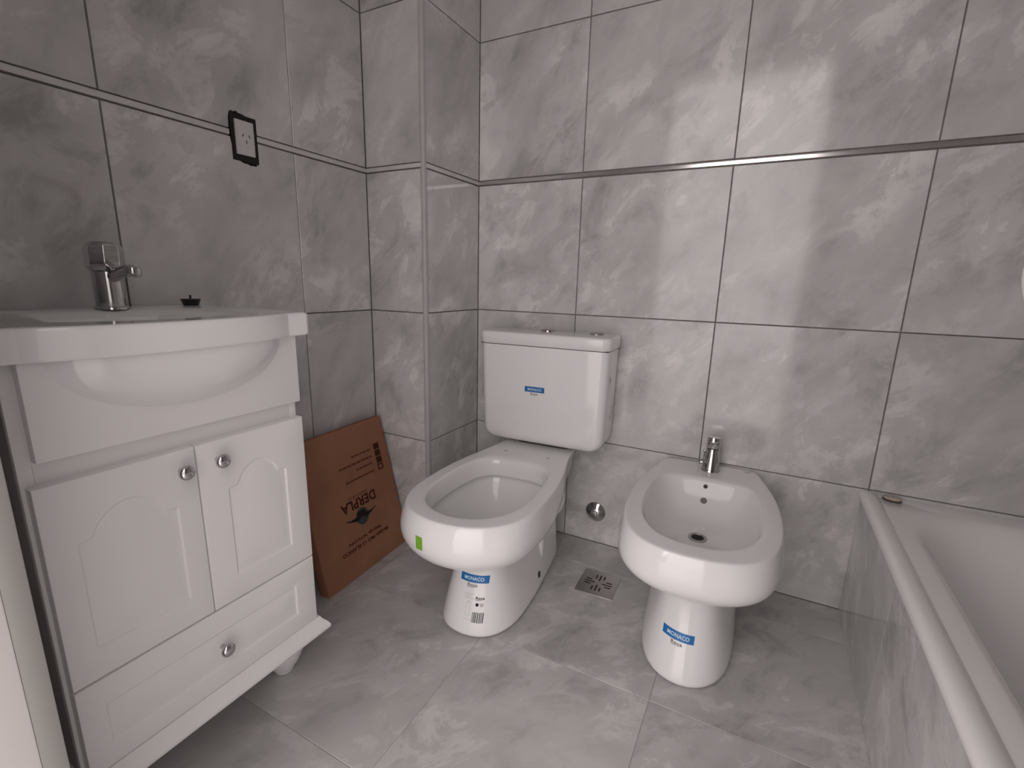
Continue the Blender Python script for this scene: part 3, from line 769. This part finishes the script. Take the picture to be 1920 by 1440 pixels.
# bidet tap
bt = tag(empty('bidet_tap', (.2405, -.0695, .3892), BA), 'small chrome mixer tap standing at the back of the bidet', 'tap')
tilt = axis_m((0, 0, 0), (.01, .10, 1))
bm_obj('base_ring', lathe(bmesh.new(), [(.0285, 0), (.0285, .003), (.0265, .006), (.025, .006)], n=32), CHROME, bt, 50)
bm_obj('body', lathe(bmesh.new(), [(.0262, .004), (.0245, .02), (.0212, .045), (.0190, .062), (.0185, .067)], tilt, 32), CHROME, bt, 50)
bm_obj('lever_handle', lathe(bmesh.new(), [(.0175, .068), (.0198, .070), (.0198, .100), (.0188, .103), (.012, .1045)], tilt, 32), CHROME, bt, 50)
bm_obj('spout', tube(bmesh.new(), [(-.006, -.008, .030), (-.018, -.018, .033), (-.026, -.026, .032)], [.009, .0085, .0075], 16), CHROME, bt, 50)
bm_obj('nozzle', lathe(bmesh.new(), [(.006, 0), (.0068, .002), (.0068, .011), (.006, .013)], axis_m((-.0335, -.027, .0305), (1, -.1, 0)), 20), CHROME, bt, 50)
bm_obj('lift_rod', tube(bmesh.new(), [(-.022, .006, .006), (-.022, .008, .052)], .0022, 10), CHROME, bt, 50)
bm_obj('rod_knob', lathe(bmesh.new(), [(.0022, 0), (.004, .003), (.0042, .008), (.002, .011)], Matrix.Translation((-.022, .008, .050)), 12), CHROME, bt, 50)

# ------------------------------------------------------------------ stop valve cover on the back wall
vc = tag(empty('valve_cover', (-.1315, 0, .122)), 'round chrome valve cover on the back wall between toilet and bidet', 'valve cover')
bm_obj('flange', lathe(bmesh.new(), [(.0365, -.002), (.0368, .002), (.034, .0045), (.022, .013), (.0145, .0175), (.0130, .0175)], axis_m((0, 0, 0), (0, -1, 0)), 40), CHROME, vc, 40)
bm_obj('cap', lathe(bmesh.new(), [(.0120, .010), (.0120, .021), (.0105, .0235), (.004, .0245)], axis_m((0, 0, 0), (0, -1, 0)), 28), CHROME, vc, 50)

# ------------------------------------------------------------------ floor drain
fd = tag(empty('floor_drain', (-.036, -.2415, 0), math.radians(2)), 'square steel floor drain grate in the floor between toilet and bidet', 'drain')
box('plate', -.060, .060, -.065, .065, -.002, .0022, STEEL, fd, .0008)
def slot_(cx, cy, lx, ly):
    return box('slot', cx-lx, cx+lx, cy-ly, cy+ly, .0018, .0026, DARK, fd, 0)
for k, (o_, ln) in enumerate(((-.0125, .0085), (0, .014), (.0125, .0085))):
    for sg in (-1, 1):
        c = .028+(.0 if k == 1 else .004)
        slot_(o_, sg*c, .0022, ln*1.15); slot_(sg*c, o_, ln*1.15, .0022)

# ------------------------------------------------------------------ cardboard carton leaning on the wall
p1 = Vector((-.7150, -.7220, 0)); u_ = Vector((-.0527, .9986, 0)).normalized()
v_ = Vector((-.2326, -.0123, .9725)).normalized(); n_ = u_.cross(v_).normalized(); 
ct_m = Matrix(((u_.x, -n_.x, v_.x, p1.x), (u_.y, -n_.y, v_.y, p1.y), (u_.z, -n_.z, v_.z, p1.z+.0009), (0, 0, 0, 1)))
ca = tag(empty('cardboard_box', mtx=ct_m), 'flat brown cardboard box with upside-down brown print, leaning in the corner left of the toilet', 'box')
CW, CHh, CT = .385, .474, .036
box('carton', 0, CW, 0, CT, .0, CHh, CARD, ca, .0015)
box('flap', .0015, CW-.0015,   .0006, CT*.52, CHh-.0005, CHh+.0015, CARD, ca, .0004)
# print: u to the right, v up, text turned upside down
def cprint(name, VF, cu_, cv_, m, flip=True, lift=.0004):
    s = -1 if flip else 1
    V, F = VF
    return decal(name, ([(x*s, y*s) for x, y in V], F), (cu_, 0, cv_), (1, 0, 0), (0, 0, 1), ca, m, None, None, lift)
cprint('lettering', text_mesh('DERPLA', .158, .033, .03, 1.05), .198, .2245, PRINT)
cprint('lettering', text_mesh('Manija NYLON', .150, .0130, .03), .193, .1115, PRINT)
cprint('lettering', text_mesh('Modelo MO 13 BLANCO', .217, .0125, .03), .192, .0885, PRINT)
cprint('lettering', text_mesh('ABERTURAS', .090, .008, .01), .200, .2490, PRINTL)
cprint('emblem', disc2(0, 0, .0285, 32), .200, .176, TEAL)
wing = ([(-.070, .010), (-.050, .004), (-.022, .006), (-.018, .020), (.018, .020), (.022, .006), (.050, .004), (.070, .010), (.070, .007), (.045, -.003), (.020, -.010), (.0, .001), (-.020, -.010), (-.045, -.003), (-.070, .007)],
        [(0, 1, 13, 14), (1, 2, 12, 13), (2, 3, 4, 5, 10, 11, 12), (5, 6, 9, 10), (6, 7, 8, 9)])
cprint('emblem', wing, .197, .176, INK, False, .0009)
for k in range(4):
    ic = [(grid(-.0135, .0135, -.0108, .0108, 1, 1), (0, 0))]
    cprint('care_icon', merge2(ic) if k < 3 else merge2([(grid(-.0135, .0135, .006, .0108), (0, 0)), (grid(-.0135, .0135, -.0108, -.006), (0, 0)), (grid(-.0135, -.0085, -.006, .006), (0, 0)), (grid(.0085, .0135, -.006, .006), (0, 0))]), .333+.000*k, .377-.0245*k, PRINT)
for (a_, b_, vv) in ((.210, .304, .3745), (.148, .304, .350), (.221, .298, .3275), (.164, .299, .300)):
    segs = []; x_ = a_
    rn = random.Random(int(vv*1e4))
    while x_ < b_:
        l_ = rn.uniform(.010, .022); segs.append((grid(x_, min(x_+l_, b_), -.0026, .0026), (0, 0))); x_ += l_+.0025
    cprint('fine_print', merge2(segs), 0, vv, PRINTL, False)

# ------------------------------------------------------------------ bathtub
TX0, TX1, TY0, TY1 = .632, XR-.001, YF+.0025, -.001
tu = tag(empty('bathtub', (.98, -.72, 0)), 'white built-in bathtub with a rounded rim along the right side of the room', 'bathtub')
def tr(x0, x1, y0, y1, r_): return [(x-.98, y+.72) for x, y in rrect(x0, x1, y0, y1, r_, 8)]
zr = .3800
secs = [(.366, tr(TX0+.014, TX1, TY0, TY1, .004)), (.366, tr(TX0, TX1, TY0, TY1, .004)), (zr-.006, tr(TX0-.002, TX1, TY0, TY1, .006)), (zr, tr(TX0+.006, TX1-.001, TY0, TY1-.0005, .006)),
        (zr, tr(.704, 1.262, -1.392, -.052, .19)), (zr-.002, tr(.712, 1.254, -1.384, -.062, .19)), (zr-.010, tr(.722, 1.246, -1.372, -.076, .19)), (zr-.035, tr(.736, 1.236, -1.350, -.105, .19)), (.26, tr(.757, 1.220, -1.300, -.165, .18)), (.15, tr(.780, 1.200, -1.24, -.25, .17)), (.09, tr(.800, 1.18, -1.20, -.31, .16)), (.065, tr(.84, 1.14, -1.14, -.38, .13)), (.060, tr(.92, 1.06, -1.0, -.6, .05))]
bm_obj('tub_shell', loft(secs, False, True), TUBM, tu, 55)
# rounded roll along the outer edge
prof = [(.6305, .3665), (.6290, .3735), (.6310, .3805), (.6365, .3868), (.6455, .3892), (.6560, .3882), (.6650, .3850), (.6710, .3805), (.6735, .3775), (.6735, .3665)]
bm = bmesh.new()
ra = [bm.verts.new((x-.98, TY0+.72, z)) for x, z in prof]; rb_ = [bm.verts.new((x-.98, TY1-.0008+.72, z)) for x, z in prof]
for k in range(len(prof)): bm.faces.new((ra[k], ra[(k+1) % len(prof)], rb_[(k+1) % len(prof)], rb_[k]))
bm.faces.new(ra); bm.faces.new(rb_)
bm_obj('rim_roll', bm, TUBM, tu, 50)
bm_obj('waste', lathe(bmesh.new(), [(.03, 0), (.03, .002), (.02, .003), (.016, .001)], Matrix.Translation((.02, .5, .060)), 28), CHROME, tu, 50)
# tiled apron in front of the tub
wa = struct(box('wall_apron', TX0+.010, TX0+.05, YF+.002, -.0005, 0, .365, GROUT))
tile_wall(wa, (TX0+.003, 0, 0), (0, 1, 0), (-1, 0, 0), [(-W, -.001), (-2*W, -W), (-3*W, -2*W), (YF+.002, -3*W)], [(.0005, .3655)], gap=.0004)
# small stained plug lying on the ledge
sp = tag(empty('beige_plug', (.700, -.0215, zr), math.radians(-12)), 'small stained beige plug lying on the bathtub ledge against the back wall', 'plug')
bm_obj('cap', lathe(bmesh.new(), [(.006, 0), (.016, .002), (.0195, .005), (.0185, .0085), (.010, .0115), (.003, .012)], Matrix.Diagonal((1.05, .75, 1, 1)), 28), BEIGE, sp, 60)
bm_obj('dark_edge', lathe(bmesh.new(), [(.0165, .0002), (.0200, .0018), (.0203, .0045), (.0190, .0052)], Matrix.Diagonal((1.08, .80, 1, 1)), 28), BROWN, sp, 60)
# shower hose loop hanging on the back wall, mostly beyond the right edge
sh = tag(empty('shower_hose', (.893, -.02, .955)), 'loop of thin white shower hose hanging on the back wall at the right edge', 'hose')
pts = []
for k in range(33):
    a_ = PI*.5+(PI*1.15)*k/32
    pts.append((.06*1.0+.105*math.cos(a_)*1.0, -.004, .045+ .145*math.sin(a_)))
pts = [(.135, -.004, .36), (.115, -.004, .27)] + pts[2:]
bm_obj('hose', tube(bmesh.new(), catmull(pts, 3), .0036, 12), WHOSE, sh, 60)
bm_obj('wall_elbow', lathe(bmesh.new(), [(.028, 0), (.028, .006), (.015, .012), (.012, .030)], axis_m((.135, .02, .37), (0, -1, 0)), 28), CHROME, sh, 50)
